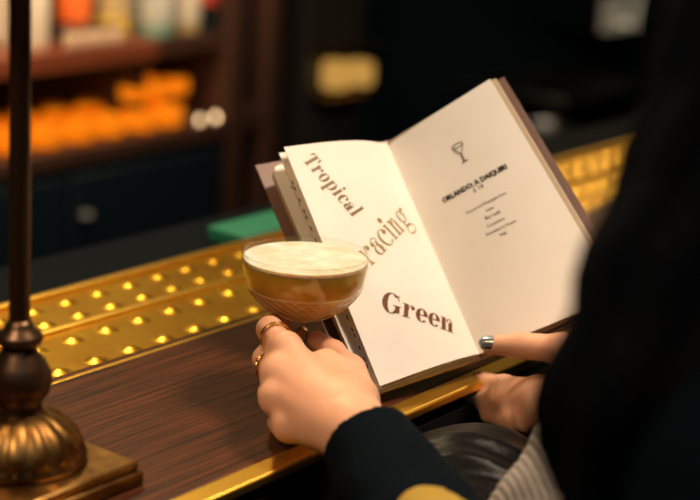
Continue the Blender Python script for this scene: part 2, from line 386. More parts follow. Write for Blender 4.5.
# ------------------------------------------------------------------ lettering (high-contrast serif drawn stroke by stroke)
def rect(x0, x1, y0, y1): return [(x0, y0), (x1, y0), (x1, y1), (x0, y1)]
def ring(cx, cy, rx, ry, ix, iy, a0=0, a1=360, n=26, icx=None, icy=None):
    icx = cx if icx is None else icx; icy = cy if icy is None else icy
    out = []; full = abs(a1-a0) >= 359
    for k in range(n):
        p, q = [math.radians(a0+(a1-a0)*(k+e)/n) for e in (0, 1)]
        out.append([(cx+rx*math.cos(p), cy+ry*math.sin(p)), (cx+rx*math.cos(q), cy+ry*math.sin(q)),
                    (icx+ix*math.cos(q), icy+iy*math.sin(q)), (icx+ix*math.cos(p), icy+iy*math.sin(p))])
    return out
def ball(cx, cy, r): return [[(cx+r*math.cos(2*PI*k/16), cy+r*math.sin(2*PI*k/16)) for k in range(16)]]
def glyph(ch, w=.30, h=.055):
    x = .12; P_ = []
    ft = lambda a, b, y=0: [rect(a, b, y, y+h)]
    if ch == 'T': P_ = [rect(.45, .45+w*1.1, 0, 1.45), rect(0, 1.23, 1.45-h, 1.45), [(0,1.45),(.0,1.0),(.06,1.0),(.28,1.40)], [(1.23,1.45),(.95,1.40),(1.17,1.0),(1.23,1.0)]] + ft(.28, .95); adv = 1.30
    elif ch == 'r': P_ = [rect(x, x+w, 0, 1)] + ft(0, x+w+.14) + ft(0, x+w, 1-h) + ring(.70, .55, .28, .45, .22, .39, 65, 175, 12) + ball(.80, .80, .15); adv = .98
    elif ch == 'o': P_ = ring(.5, .5, .49, .52, .49-w, .52-h); adv = 1.04
    elif ch == 'p': P_ = [rect(x, x+w, -.5, 1)] + ft(0, x+w+.14, -.5) + ft(0, x+w, 1-h) + ring(.60, .5, .50, .52, .50-w, .52-h); adv = 1.16
    elif ch == 'i': P_ = [rect(x, x+w, 0, 1)] + ft(0, x+w+.12) + ft(0, x+w, 1-h) + ball(x+w/2, 1.32, .17); adv = x+w+.2
    elif ch == 'c': P_ = ring(.5, .5, .49, .52, .49-w, .52-h, 48, 318, icx=.52) + ball(.76, .76, .15); adv = .94
    elif ch == 'a': P_ = [rect(.52, .52+w, h, .75)] + ring(.50, .70, .32, .31, .26, .31-h, 0, 165, 14) + ball(.24, .72, .14) + ring(.40, .28, .38, .30, max(.38-w, .06), .30-h) + [rect(.52+w, .52+w+.16, 0, h), rect(.52, .52+w, 0, h)]; adv = .74+w
    elif ch == 'l': P_ = [rect(x, x+w, 0, 1.5)] + ft(0, x+w+.12) + ft(0, x+w, 1.5-h); adv = x+w+.2
    elif ch == 'n': P_ = [rect(x, x+w, 0, 1), rect(x+w+.24, x+2*w+.24, 0, .72)] + ft(0, x+w+.1) + ft(x+w+.14, x+2*w+.36) + ft(0, x+w, 1-h) + ring(x+w+.14+w*.5, .68, .10+w*.5+.0, .33, .04+w*.3, .33-h, 0, 175, 14); adv = 2*w+.62
    elif ch == 'g': P_ = ring(.46, .64, .38, .38, .38-w*.85, .38-h) + ring(.50, -.22, .46, .30, .40, .30-w*.55) + [[(.22,.34),(.30,.34),(.30,.05),(.16,.05)], rect(.16, .75, .05, .05+w*.4)] + ball(.93, .93, .12) + ring(.80, .80, .16, .20, .12, .16, 60, 200, 8); adv = 1.06
    elif ch == 'e': P_ = ring(.5, .5, .49, .52, .49-w, .52-h, 0, 318, icx=.50) + [rect(.2, .96, .5-h/2, .5+h)]; adv = .98
    elif ch == 'G': P_ = ring(.70, .72, .70, .76, .70-w*1.2, .76-h, 42, 320) + [rect(.98, .98+w*1.05, .10, .62), rect(.82, 1.45, .62-h, .62), [(1.22,1.46),(1.14,1.30),(1.22,.95),(1.27,.95)]]; adv = 1.50
    elif ch == 'B': P_ = [rect(x, x+w, 0, 1.45)] + ft(0, .7) + ft(0, .7, 1.45-h) + ring(.55, 1.08, .45, .37, .45-w, .37-h, -90, 90, 14) + ring(.58, .37, .52, .39, .52-w, .39-h, -90, 90, 14); adv = 1.2
    return P_, adv
PW, PH = .107, .200
def word(txt, start, end, m, w, slant=0., tall=1., name='printed_word'):
    X0 = Vector((-start[0]*PW, -start[1]*PH)); X1 = Vector((-end[0]*PW, -end[1]*PH))
    d = X1-X0; gl = [glyph(c, w) for c in txt]; tot = sum(a for _, a in gl)+.05*(len(txt)-1)
    sc = d.length/tot; u = d.normalized(); v = Vector((-u.y, u.x)); mb = MB(); x = 0
    for polys, adv in gl:
        for p in polys:
            pts = []
            for (a, b) in p:
                q = X0 + u*(x+a+slant*b)*sc + v*b*sc*tall
                pts.append(SL(min(max(-q.x/PW, 0), 1), min(max(-q.y/PH, 0), 1), .00025))
            mb.add(pts, [tuple(range(len(pts)))])
        x += adv+.05
    return mb.build(name, m, pageL, smooth=False)
word('Tropical', (.905, .062), (.680, .338), M['ink_dark'], .33, .10, 1.25)
word('Bracing', (.815, .586), (.135, .384), M['ink_gold'], .17, 0, 1.25)
word('Green', (.755, .728), (.190, .898), M['ink_brown'], .34)
def small(txt, s0, s1, t, m, bold=0., name='printed_line'):
    cu = bpy.data.curves.new('txt', 'FONT'); cu.body = txt; cu.size = 1; cu.offset = bold; cu.resolution_u = 2
    o = bpy.data.objects.new('txt', cu); COL.objects.link(o)
    bpy.context.view_layer.update()
    me = bpy.data.meshes.new_from_object(o.evaluated_get(bpy.context.evaluated_depsgraph_get()))
    bpy.data.objects.remove(o)
    xs = [v.co.x for v in me.vertices]; x0, x1 = min(xs), max(xs)
    sc = (s1-s0)/(x1-x0); mb = MB()
    vs = [SR(s0+(v.co.x-x0)*sc, t - v.co.y*sc*.112/.2, .0002) for v in me.vertices]
    mb.add(vs, [tuple(p.vertices) for p in me.polygons]); bpy.data.meshes.remove(me)
    return mb.build(name, m, pageR, smooth=False)
small('ORLANDO: A DAIQUIRI', .2236, .7743, .3555, M['ink_black'], .05)
small('£ 14', .4701, .5539, .3800, M['ink_grey'], .01)
for s0, s1, t, tx in ((.3456,.6826,.447,'Overproof Pineapple Rum,'), (.4882,.5537,.477,'Lime,'), (.4549,.5787,.505,'Bay Leaf,'), (.4414,.5869,.538,'Cucumber,'), (.4054,.6495,.568,'Strawberry Foam,'), (.4953,.5528,.595,'Nib.')):
    small(tx, s0, s1, t, M['ink_grey'], .004)
def on(s, t): return SR(s, t, .0004)
ic = MB(); cs, ct = .521, .170
ic.tube([on(cs+.045*math.cos(a), ct+.0085*math.sin(a)) for a in [2*PI*k/24 for k in range(25)]], .00028, 5)
ic.tube([on(cs-.045+.045*k/8*1.0, ct+.034*math.sin(k/8*PI/2)) for k in range(9)], .00028, 5)
ic.tube([on(cs+.045-.045*k/8*1.0, ct+.034*math.sin(k/8*PI/2)) for k in range(9)], .00028, 5)
ic.tube([on(cs, ct+.034), on(cs-.004, ct+.075)], .00045, 5); ic.tube([on(cs-.028, ct+.076), on(cs+.022, ct+.074)], .0004, 5)
ic.build('printed_coupe_icon', M['ink_grey'], pageR)

# ------------------------------------------------------------------ signed-distance modeller for the figure
V3 = lambda *a: np.array(a, float)
def sd_cone(P, a, b, ra, rb):
    a = np.array(a, np.float32); b = np.array(b, np.float32); ba = b-a; l2 = float(ba@ba)+1e-12
    t = np.clip(((P-a)@ba)/l2, 0, 1)
    d = P-a-t[..., None]*ba
    return np.sqrt((d*d).sum(-1)) - (ra+(rb-ra)*t)
def sd_ell(P, c, r, R=None):
    q = P-np.array(c, np.float32)
    if R is not None: q = q@np.array(R, np.float32)
    r = np.array(r, np.float32); k0 = np.sqrt(((q/r)**2).sum(-1)); k1 = np.sqrt(((q/(r*r))**2).sum(-1))+1e-9
    return k0*(k0-1)/k1
def smin(a, b, k):
    if k <= 0: return np.minimum(a, b)
    h = np.clip(.5+.5*(b-a)/k, 0, 1); return b+(a-b)*h-k*h*(1-h)
def mesh_sdf(fn, lo, hi, h):
    lo = np.array(lo, np.float32); n = np.ceil((np.array(hi)-lo)/h).astype(int)+1
    F = np.empty(n, np.float32)
    ys = lo[1]+h*np.arange(n[1], dtype=np.float32); zs_ = lo[2]+h*np.arange(n[2], dtype=np.float32)
    step = max(1, int(1500000//(n[1]*n[2])))
    for i0 in range(0, n[0], step):
        xs = lo[0]+h*np.arange(i0, min(i0+step, n[0]), dtype=np.float32)
        g = np.stack(np.meshgrid(xs, ys, zs_, indexing='ij'), -1); F[i0:i0+len(xs)] = fn(g)
    S = F < 0; c = n-1
    occ = np.zeros(c, np.int8)
    for dx in (0, 1):
        for dy in (0, 1):
            for dz in (0, 1): occ += S[dx:dx+c[0], dy:dy+c[1], dz:dz+c[2]]
    cells = np.argwhere((occ > 0) & (occ < 8)); idx = -np.ones(c, np.int64); idx[tuple(cells.T)] = np.arange(len(cells))
    acc = np.zeros((len(cells), 3)); cnt = np.zeros(len(cells))
    cor = [(a, b, d) for a in (0, 1) for b in (0, 1) for d in (0, 1)]
    for a in cor:
        for ax in range(3):
            if a[ax]: continue
            b = list(a); b[ax] = 1
            fa = F[tuple((cells+a).T)]; fb = F[tuple((cells+b).T)]; m = (fa < 0) != (fb < 0)
            t = np.where(m, fa/(fa-fb+1e-20), 0)
            p = cells+np.array(a); p = p.astype(float); p[:, ax] += t
            acc[m] += p[m]; cnt[m] += 1
    V = lo+h*acc/cnt[:, None]; faces = []
    for ax in range(3):
        u, v = (ax+1) % 3, (ax+2) % 3
        sl0 = [slice(None)]*3; sl1 = [slice(None)]*3; sl0[ax] = slice(0, -1); sl1[ax] = slice(1, None)
        A, Bb = S[tuple(sl0)], S[tuple(sl1)]
        e = np.argwhere(A != Bb); e = e[(e[:, u] > 0) & (e[:, v] > 0) & (e[:, u] < c[u]) & (e[:, v] < c[v])]
        flip = A[tuple(e.T)]
        q = []
        for du, dv in ((-1, -1), (0, -1), (0, 0), (-1, 0)):
            w = e.copy(); w[:, u] += du; w[:, v] += dv; q.append(idx[tuple(w.T)])
        q = np.stack(q, 1); q[~flip] = q[~flip][:, ::-1]; faces.append(q)
    Fc = np.concatenate(faces); return V, Fc
def np_obj(name, V, Fc, m, parent, origin):
    me = bpy.data.meshes.new(name); me.from_pydata((V-np.array(origin)).tolist(), [], Fc.tolist()); me.update()
    o = bpy.data.objects.new(name, me); COL.objects.link(o); me.materials.append(m); me.shade_smooth()
    if parent: o.parent = parent
    return o

def bump_noise(P, f, amp, seed=0):
    return amp*(np.sin(P[..., 0]*f+seed)*np.sin(P[..., 1]*f*1.13+seed*2.1)*np.sin(P[..., 2]*f*.91+seed*.7))

# --- left hand (back towards us, fingers closed on the stem)
LWr = (.0135, 1.003, 1.133)
LH = dict(i=[(-.0410,1.0772,1.1640), (-.0535,1.1090,1.1675), (-.0530,1.1370,1.1610), (-.0450,1.1590,1.1530)],
          m=[(-.0440,1.0610,1.1510), (-.0540,1.0970,1.1490), (-.0545,1.1280,1.1400), (-.0450,1.1500,1.1355)],
          r=[(-.0440,1.0470,1.1385), (-.0490,1.0810,1.1300), (-.0500,1.1080,1.1215), (-.0370,1.1215,1.1185)],
          p=[(-.0340,1.0320,1.1255), (-.0410,1.0600,1.1165), (-.0375,1.0800,1.1105), (-.0250,1.0920,1.1090)],
          t=[(.0105,1.0420,1.1430), (.0045,1.0880,1.1475), (-.0075,1.1210,1.1490), (-.0205,1.1500,1.1480)])
LR = dict(i=[.0116,.0085,.0080,.0066], m=[.0118,.0092,.0080,.0066], r=[.0106,.0086,.0075,.0062], p=[.0102,.0076,.0066,.0056], t=[.0130,.0100,.0086,.0072])
def hand_sdf(P, J, R, wrist, elbow, rw, flat, k_palm=.012, creases=()):
    palm = sd_cone(P, wrist, elbow, rw, rw*1.35)
    w = np.array(wrist)
    for f in 'imrp':
        mc = np.array(J[f][0]); base = w*.86+mc*.14
        palm = smin(palm, sd_cone(P, base, mc*.985+w*.015, rw*.62, R[f][0]*.98), k_palm)
    tc = np.array(J['t'][0]); palm = smin(palm, sd_cone(P, w*.7+tc*.3, tc, rw*.6, R['t'][0]), k_palm)
    palm = smin(palm, sd_cone(P, tc, J['t'][1], R['t'][0], R['t'][1]), .008)
    for (a, b, ra, rb) in flat: palm = smin(palm, sd_cone(P, a, b, ra, rb), .012)
    out = palm
    for f in 'imrpt':
        g = None
        for q in range(3):
            s = sd_cone(P, J[f][q], J[f][q+1], R[f][q]*(.93 if q == 0 else 1), R[f][q+1])
            g = s if g is None else smin(g, s, .003)
        if f != 't':
            # knuckle cap
            g = smin(g, sd_ell(P, J[f][1], (R[f][1]*1.10,)*3), .003)
        out = smin(out, g, .0070)
    for (c, dirv, L, wd) in creases:
        c = np.array(c); dv = np.array(dirv); dv = dv/np.linalg.norm(dv)
        s = sd_cone(P, c-dv*L, c+dv*L, wd, wd)
        out = -smin(-out, s, .0022)
    return out
LE = (.100, .830, 1.066)
def Lf(P):
    f = hand_sdf(P, LH, LR, LWr, LE, .0235, [((-.005,1.03,1.136), (-.036,1.060,1.150), .019, .0125), ((.006,1.028,1.147), (-.012,1.078,1.156), .013, .010)])
    # knuckles standing out of the back of the hand
    for a_, b_ in (((-.0400,1.0740,1.1690), (.000,1.022,1.1475)), ((-.0440,1.0580,1.1560), (-.004,1.015,1.1430)), ((-.0440,1.0440,1.1440), (-.005,1.010,1.1380))):
        f = smin(f, sd_cone(P, a_, b_, .0062, .0055), .006)
    for c, r in (((-.0405,1.0755,1.1665), .0086), ((-.0450,1.0600,1.1530), .0082), ((-.0460,1.0455,1.1395), .0082), ((-.0355,1.0310,1.1265), .0078)):
        f = smin(f, sd_ell(P, c, (r, r, r)), .006)
    return f
# --- right hand (palm up under the menu, thumb on the page)
RWr = (.1880, 1.1400, 1.1180)
RH = dict(i=[(.1502,1.1850,1.1060), (.1262,1.2120,1.0975), (.1120,1.2260,1.0960), (.1020,1.2330,1.0935)],
          m=[(.1477,1.1784,1.1040), (.1255,1.2000,1.0910), (.1130,1.2130,1.0850), (.1030,1.2200,1.0830)],
          r=[(.1503,1.1685,1.0985), (.1330,1.1880,1.0840), (.1230,1.2000,1.0770), (.1150,1.2070,1.0750)],
          p=[(.1554,1.1576,1.0965), (.1420,1.1740,1.0840), (.1340,1.1840,1.0780), (.1270,1.1900,1.0760)],
          t=[(.1850,1.1600,1.1280), (.1640,1.1780,1.1420), (.1355,1.1940,1.1385), (.1115,1.2030,1.1345)])
RR = dict(i=[.0105,.0088,.0078,.0066], m=[.0108,.0090,.0078,.0066], r=[.0102,.0084,.0074,.0062], p=[.0094,.0076,.0066,.0056], t=[.0150,.0112,.0098,.0072])
RE = (.375, .965, 1.075)
def Rf(P):
    f = hand_sdf(P, RH, RR, RWr, RE, .0225, [((.172,1.150,1.108), (.158,1.170,1.103), .017, .013), ((.183,1.152,1.122), (.172,1.164,1.130), .015, .011)],
                 creases=[((.1580,1.1680,1.1180), (.9,-.3,-.5), .012, .0014), ((.1660,1.1690,1.1400), (.5,-.6,-.4), .007, .0011), ((.1690,1.1665,1.1375), (.5,-.6,-.5), .007, .0011), ((.152,1.166,1.108), (.5,.4,.8), .010, .0012)])
    return f

# --- the woman's body in one mesh
S_L, S_R = V3(.190,.580,1.270), V3(.465,.730,1.300)
PEL = V3(.285,.660,.900); NECK = V3(.292,.690,1.385); HEAD = V3(.262,.745,1.560)
HIP_L, HIP_R = V3(.195,.660,.905), V3(.350,.730,.885)
KN_L, KN_R = V3(.094,1.080,1.036), V3(.200,1.150,.870)
AN_L, AN_R = V3(.150,1.100,.580), V3(.190,1.080,.420)
FD = V3(-.36,.93,0); FD /= np.linalg.norm(FD); LD = V3(-FD[1], FD[0], 0)
def head_sdf(P, grow=0.):
    down = V3(0, 0, -.45)+FD; down /= np.linalg.norm(down); upv = np.cross(np.cross(down, [0, 0, 1]), down); upv /= np.linalg.norm(upv); side = np.cross(down, upv)
    R = np.stack([side, down, upv], 1)
    f = sd_ell(P, HEAD+upv*.02-down*.012, (.073, .092, .088), R)
    f = smin(f, sd_ell(P, HEAD-upv*.048+down*.030, (.054, .062, .062), R), .035)
    if grow: return f-grow
    f = smin(f, sd_ell(P, HEAD-upv*.092+down*.062, (.020, .018, .018), R), .02)
    f = smin(f, sd_cone(P, HEAD+down*.082+upv*.005, HEAD+down*.108-upv*.034, .006, .0105), .012)
    for sg in (-1, 1):
        f = smin(f, sd_cone(P, HEAD+down*.106-upv*.037, HEAD+down*.094-upv*.037+side*sg*.012, .007, .006), .006)
        f = -smin(-f, sd_ell(P, HEAD+down*.094+upv*.0+side*sg*.032, (.017, .010, .012), R), .010)
        f = smin(f, sd_ell(P, HEAD+down*.078-upv*.002+side*sg*.032, (.0125, .0125, .0125), R), .002)
        f = smin(f, sd_cone(P, HEAD+down*.090+upv*.020+side*sg*.016, HEAD+down*.080+upv*.022+side*sg*.046, .006, .004), .008)
        f = smin(f, sd_ell(P, HEAD-down*.004-upv*.010+side*sg*.076, (.008, .019, .031), R), .004)
    f = smin(f, sd_cone(P, HEAD+down*.088-upv*.064-side*.016, HEAD+down*.088-upv*.064+side*.016, .0055, .0055), .004)
    f = smin(f, sd_cone(P, HEAD+down*.085-upv*.073-side*.013, HEAD+down*.085-upv*.073+side*.013, .0060, .0060), .003)
    return f
mid = (S_L+S_R)/2
def torso(P, g=0.):
    R = np.stack([LD, FD, V3(0, 0, 1)], 1)
    f = sd_ell(P, mid*.75+PEL*.25+FD*.015, (.165+g, .105+g, .20+g), R)
    f = smin(f, sd_ell(P, PEL+V3(0, 0, .10), (.135+g, .10+g, .16+g), R), .06)
    f = smin(f, sd_ell(P, PEL-V3(0, 0, .01)-FD*.02, (.165+g, .125+g, .105+g), R), .05)
    f = smin(f, sd_cone(P, S_L, S_R, .052+g, .052+g), .05)
    return f
def Bf(P):
    f = torso(P); f = smin(f, sd_cone(P, NECK-V3(0, 0, .05), HEAD-V3(0, 0, .07), .056, .050), .03)
    f = smin(f, head_sdf(P), .012)
    for s, e, w in ((S_L, V3(*LE), V3(.0330,.9675,1.1190)), (S_R, V3(*RE), V3(.205,1.125,1.116))):
        f = smin(f, sd_cone(P, s, e, .046, .036), .03); f = smin(f, sd_cone(P, e, w, .036, .0225), .01)
    for h, k_, a in ((HIP_L, KN_L, AN_L), (HIP_R, KN_R, AN_R)):
        f = smin(f, sd_cone(P, h, k_, .078, .052), .03); f = smin(f, sd_cone(P, k_, a, .052, .034), .02)
        f = smin(f, sd_cone(P, a-V3(0, 0, .06), a-V3(0, 0, .07)+FD*.13, .034, .026), .02)
    return f
person = thing('person', 'person in black coat seen from behind, holding the cocktail and an open menu', 'person', tuple(PEL*[1, 1, 0]+V3(0, 0, .30)))
PO = tuple(person.location)
parts = [mesh_sdf(Lf, (-.085,.945,1.095), (.075,1.185,1.195), .0013), mesh_sdf(Rf, (.085,1.045,1.055), (.265,1.260,1.175), .0013), mesh_sdf(Bf, (-.05,.45,.28), (.62,1.32,1.72), .0062)]
Vs, Fs, off = [], [], 0
for V, F_ in parts: Vs.append(V); Fs.append(F_+off); off += len(V)
np_obj('body', np.concatenate(Vs), np.concatenate(Fs), M['skin'], person, PO)

# fingernails
def nail(c, d_, nrm, L, w, name='fingernail', m=M['nail']):
    d_ = Vector(d_).normalized(); nrm = Vector(nrm); nrm = (nrm-d_*nrm.dot(d_)).normalized(); sdv = d_.cross(nrm); c = Vector(c)
    def f(u, v):
        u = u*2-1; v = v*2-1; ww = w*(1-.18*max(v, 0)**2) * math.sqrt(max(0, 1-max(0, abs(v)-.55)**2/.22)); a = u*1.05
        return c + sdv*ww*math.sin(a) + nrm*(ww*(math.cos(a)-1)*.9+.0004) + d_*L*v - nrm*.0010*max(v, 0)**2 - Vector(PO)
    o = MB().grid(12, 12, f).build(name, m, person); s = o.modifiers.new('t', 'SOLIDIFY'); s.thickness = .0007; s.offset = 0
    return o
tt, ti = Vector(RH['t'][3]), Vector(RH['t'][2]); td = (tt-ti).normalized()
nn_ = Vector((-.25, -.75, .62)); nn_ = (nn_-td*nn_.dot(td)).normalized()
nail(tt+nn_*.0070+td*.0003, td, nn_, .0068, .0062)
# finger rings on the left hand
def band(a, b, t, r, rt, name, twist=False):
    a, b = Vector(a), Vector(b); c = a.lerp(b, t); ax = (b-a).normalized(); u = ax.orthogonal().normalized(); w = ax.cross(u)
    mb = MB()
    def circ(off, amp, ph=0): return [c + (u*math.cos(q)+w*math.sin(q))*(r+(amp*math.cos(7*q+ph) if twist else 0)) + ax*(off+(amp*1.4*math.sin(7*q+ph) if twist else 0)) - Vector(PO) for q in [2*PI*k/84 for k in range(85)]]
    if twist: mb.tube(circ(0, .0006), rt, 8); mb.tube(circ(0, .0006, PI), rt, 8); mb.tube(circ(.0028, .0004, 1), rt*.8, 8)
    else: mb.tube(circ(0, 0), rt, 8); mb.tube(circ(.0022, 0), rt*.55, 8)
    return mb.build(name, M['gold'], person)
band(LH['i'][0], LH['i'][1], .60, .0108, .0009, 'finger_ring')
b2 = band(LH['m'][0], LH['m'][1], .50, .0110, .0010, 'finger_ring', True); b2['label'] = 'twisted gold ring'

# clothes: coat with sleeves, leather trousers, shirt hem, elbow patch, boots
LC0, LC1 = V3(.0175,.9960,1.1325), V3(*LE)
def sleeve(P, wr, el, sh, r0, r1, r2):
    f = smin(sd_cone(P, wr, el, r0, r1), sd_cone(P, el, sh, r1, r2), .04)
    return f
def Lsleeve(P):
    el = V3(*LE)
    f = sleeve(P, LC0, el, S_L, .0295, .054, .072)
    ax = (el-LC0)/np.linalg.norm(el-LC0)
    f = f + bump_noise(P, 95, .0012, 1) + bump_noise(P, 48, .003, 2)*np.clip((((P-LC0)@ax)-.03)/.05, 0, 1)
    return np.maximum(f, -((P-LC0)@ax)+.002)
def Rsleeve(P):
    el = V3(*RE); w = V3(.196,1.130,1.116); ax = (el-w)/np.linalg.norm(el-w)
    f = sleeve(P, w, el, S_R, .031, .055, .075)+bump_noise(P, 60, .003, 3)
    return np.maximum(f, -((P-w)@ax)+.002)
def coat(P):
    f = torso(P, .022)
    f = smin(f, sd_cone(P, S_L, NECK, .060, .062), .05); f = smin(f, sd_cone(P, S_R, NECK, .070, .066), .05)
    f = smin(f, Lsleeve(P), .03); f = smin(f, Rsleeve(P), .03)
    f = f+bump_noise(P, 26, .006, 5)
    f = np.maximum(f, .800-P[..., 2])
    f = np.maximum(f, -sd_cone(P, NECK, NECK+V3(0, 0, .2), .060, .068))
    return f
V, F_ = mesh_sdf(coat, (-.09,.40,.77), (.64,1.18,1.50), .0058)
jk = np_obj('coat', V, F_, M['coat'], person, PO)
V2, F2 = mesh_sdf(lambda P: np.maximum(Lsleeve(P)-.0010, ((P-LC0)@((V3(*LE)-LC0)/np.linalg.norm(V3(*LE)-LC0)))-.15), (-.045,.82,1.0), (.155,1.04,1.20), .0022)
np_obj('sleeve', V2, F2, M['coat'], person, PO)
def patch(P):
    c = V3(.0560,.879,1.138)
    f = np.maximum(Lsleeve(P)-.0022, np.sqrt(((P-c)**2).sum(-1))-.0285)
    return f
V, F_ = mesh_sdf(patch, (-.02,.84,1.06), (.13,1.0,1.22), .0022)
np_obj('elbow_patch', V, F_, M['patch'], person, PO)['label'] = 'mustard yellow rounded sleeve patch'
def trous(P):
    f = None
    for h, k_, a in ((HIP_L, KN_L, AN_L), (HIP_R, KN_R, AN_R)):
        g = smin(sd_cone(P, h, k_, .090, .072), sd_cone(P, k_, a, .063, .044), .03)
        f = g if f is None else smin(f, g, .004)
    f = smin(f, np.maximum(torso(P, .008), P[..., 2]-.93), .02)
    # folds across the knee
    ax = (KN_L-HIP_L)/np.linalg.norm(KN_L-HIP_L); t = (P-KN_L)@ax
    q = P@V3(.55,.30,0)
    fold = .0042*np.sin((t*1.0+q*.35)*210+np.sin(P[..., 0]*60)*1.3)*np.exp(-((t+.035)/.075)**2)*np.clip((P[..., 2]-.97)/.04, 0, 1)
    return f+fold*.6+bump_noise(P, 55, .002, 4)
V, F_ = mesh_sdf(trous, (-.05,.50,.50), (.52,1.27,1.16), .0050)
np_obj('trousers', V, F_, M['leather'], person, PO)['label'] = 'black leather trousers creased over the raised knee'
def boots(P):
    f = None
    for a in (AN_L, AN_R):
        g = smin(sd_cone(P, a+V3(0, 0, .03), a-V3(0, 0, .06), .054, .046), sd_cone(P, a-V3(0, 0, .065), a-V3(0, 0, .075)+FD*.14, .045, .036), .02)
        f = g if f is None else np.minimum(f, g)
    return f
V, F_ = mesh_sdf(boots, (.0,.98,.28), (.30,1.32,.66), .005)
np_obj('boots', V, F_, M['leather'], person, PO)
def shirt(P):
    a, b, c, e = V3(.130,.955,1.158), V3(.096,.935,1.085), V3(.150,.930,1.085), V3(.245,.830,1.110)
    f = smin(sd_cone(P, a, b, .006, .016), sd_cone(P, a, c, .008, .026), .02)
    f = smin(f, sd_cone(P, (a+b)/2, (a+c)/2, .008, .016), .02); f = smin(f, sd_cone(P, b, c, .016, .026), .03)
    f = smin(f, sd_cone(P, c, e, .030, .06), .03)
    rb = P@V3(.9,.35,.25)
    return f+.0007*np.sin(rb*1500)+bump_noise(P, 70, .003, 6)
V, F_ = mesh_sdf(shirt, (.05,.72,1.0), (.32,1.02,1.22), .0016)
np_obj('shirt', V, F_, M['shirt'], person, PO)['label'] = 'white ribbed shirt hem'
def hair(P):
    gz = V3(0, 0, -.45)+FD; gz /= np.linalg.norm(gz); uv_ = V3(0, 0, 1)-gz*gz[2]; uv_ /= np.linalg.norm(uv_)
    sd_ = np.cross(gz, uv_); RR_ = np.stack([sd_, gz, uv_], 1)
    face = sd_ell(P, HEAD+gz*.095-uv_*.035, (.060, .075, .088), RR_)
    f = -smin(-head_sdf(P, .019), face, .012)
    f = -smin(-f, sd_cone(P, HEAD+gz*.06-uv_*.08, HEAD+gz*.02-uv_*.15, .05, .05), .012)
    f = smin(f, sd_ell(P, HEAD-gz*.03+uv_*.02, (.092, .098, .100), RR_) + .0*P[..., 0], .01)
    f = -smin(-f, face, .012)
    bk = HEAD-FD*.05
    for k in range(9):
        a = -1.25+2.5*k/8
        o = -FD*math.cos(a)*.072+LD*math.sin(-a)*.088
        top = HEAD+o+V3(0, 0, .02); m_ = NECK+o*1.28+V3(0, 0, .02); e = NECK+o*1.5-V3(0, 0, .16+.02*math.cos(k*2.3))
        f = smin(f, sd_cone(P, top, m_, .032, .036), .02); f = smin(f, sd_cone(P, m_, e, .036, .020), .02)
    # long locks that fall forward over the left shoulder
    lk = [V3(.1530,.689,1.450), V3(.1390,.658,1.397), V3(.1190,.628,1.355), V3(.1030,.606,1.310), V3(.1040,.594,1.250)]
    for o_, r_ in ((V3(0,0,0), .026), (V3(.035,.0,.0), .034), (V3(.080,.01,0), .040), (V3(.125,.02,0), .042)):
        for q in range(4): f = smin(f, sd_cone(P, lk[q]+o_, lk[q+1]+o_, r_, r_ if q < 3 else r_*.6), .012)
        f = smin(f, sd_cone(P, lk[0]+o_, HEAD+LD*.07+V3(0,0,-.03), r_, .034), .02)
    ang = np.arctan2(P[..., 1]-HEAD[1], P[..., 0]-HEAD[0])
    return f+.0022*np.sin(ang*46+np.sin(P[..., 2]*22)*1.2)+.0012*np.sin(ang*101+P[..., 2]*9)
V, F_ = mesh_sdf(hair, (.04,.50,1.15), (.48,.90,1.70), .0045)
np_obj('hair', V, F_, M['hair'], person, PO)['label'] = 'long dark brown hair'

# bar stool under her
st = thing('bar_stool', 'round black upholstered bar stool under the seated person', 'stool', (float(PEL[0]), float(PEL[1])-.01, 0))
MB().lathe([(.001,.72),(.17,.72),(.185,.735),(.185,.765),(.17,.785),(.001,.79)], 0, 0, 40).build('seat', M['leather'], st)
for k in range(4):
    a = PI/4+k*PI/2
    MB().tube([(.12*math.cos(a), .12*math.sin(a), .7195), (.19*math.cos(a), .19*math.sin(a), .001)], .013, 10).build('leg', M['lamp_dark'], st)
MB().tube([(.168*math.cos(q), .168*math.sin(q), .25) for q in [2*PI*k/32 for k in range(33)]], .009, 8).build('foot_ring', M['brass'], st)

# ------------------------------------------------------------------ back bar
NB = 2.30
def dx(px):
    xs = [0, 20, 150, 210, 232, 280, 342, 370, 545, 600, 648]; ds = [1.995, 2.05, 2.396, 2.575, 2.641, 2.801, 3.035, 3.145, 4.02, 4.26, 4.56]
    return float(np.interp(px, xs, ds))
cab_x = [1.30, 1.78, 2.13, 2.62]
cab = thing('back_bar_cabinet', 'dark navy back bar cabinet below the lit bottle shelf', 'cabinet', BW(2.0, 2.51, 0), BROT)
MB().box(-1.2, .63, -.20, .205, .0, .82).build('cabinet_body', M['cabinet'], cab)
MB().box(-1.2, .63, -.215, .205, .8205, .855).build('counter_board', M['pillar'], cab, bevel=.003)
for k in range(4):
    x0 = -1.19+k*.455; dr = MB().box(x0+.005, x0+.445, -.218, -.2005, .06, .80).build('door', M['cabinet'], cab, bevel=.004)
    kx = x0+.41 if k % 2 else x0+.04
    if k == 3: kx = .198
    MB().lathe([(.001,0),(.014,.003),(.016,.010),(.010,.016),(.001,.018)], 0, 0, 20).build('knob', M['knob'], dr, (kx, -.2365, .716))
shelf = thing('bottle_shelf', 'red brown wooden bottle shelf above the amber glasses', 'shelf', BW(2.0, 2.51, .8555), BROT)
MB().box(-1.2, .42, -.21, .205, .152, .192).build('shelf_board', M['red_wood'], shelf, bevel=.003)
MB().box(.4202, .636, -.19, .205, .152, .192).build('shelf_end', M['pillar'], shelf, bevel=.003)
MB().box(-1.2, .60, .18, .205, .0005, .1495).build('splashback', M['pillar'], shelf)
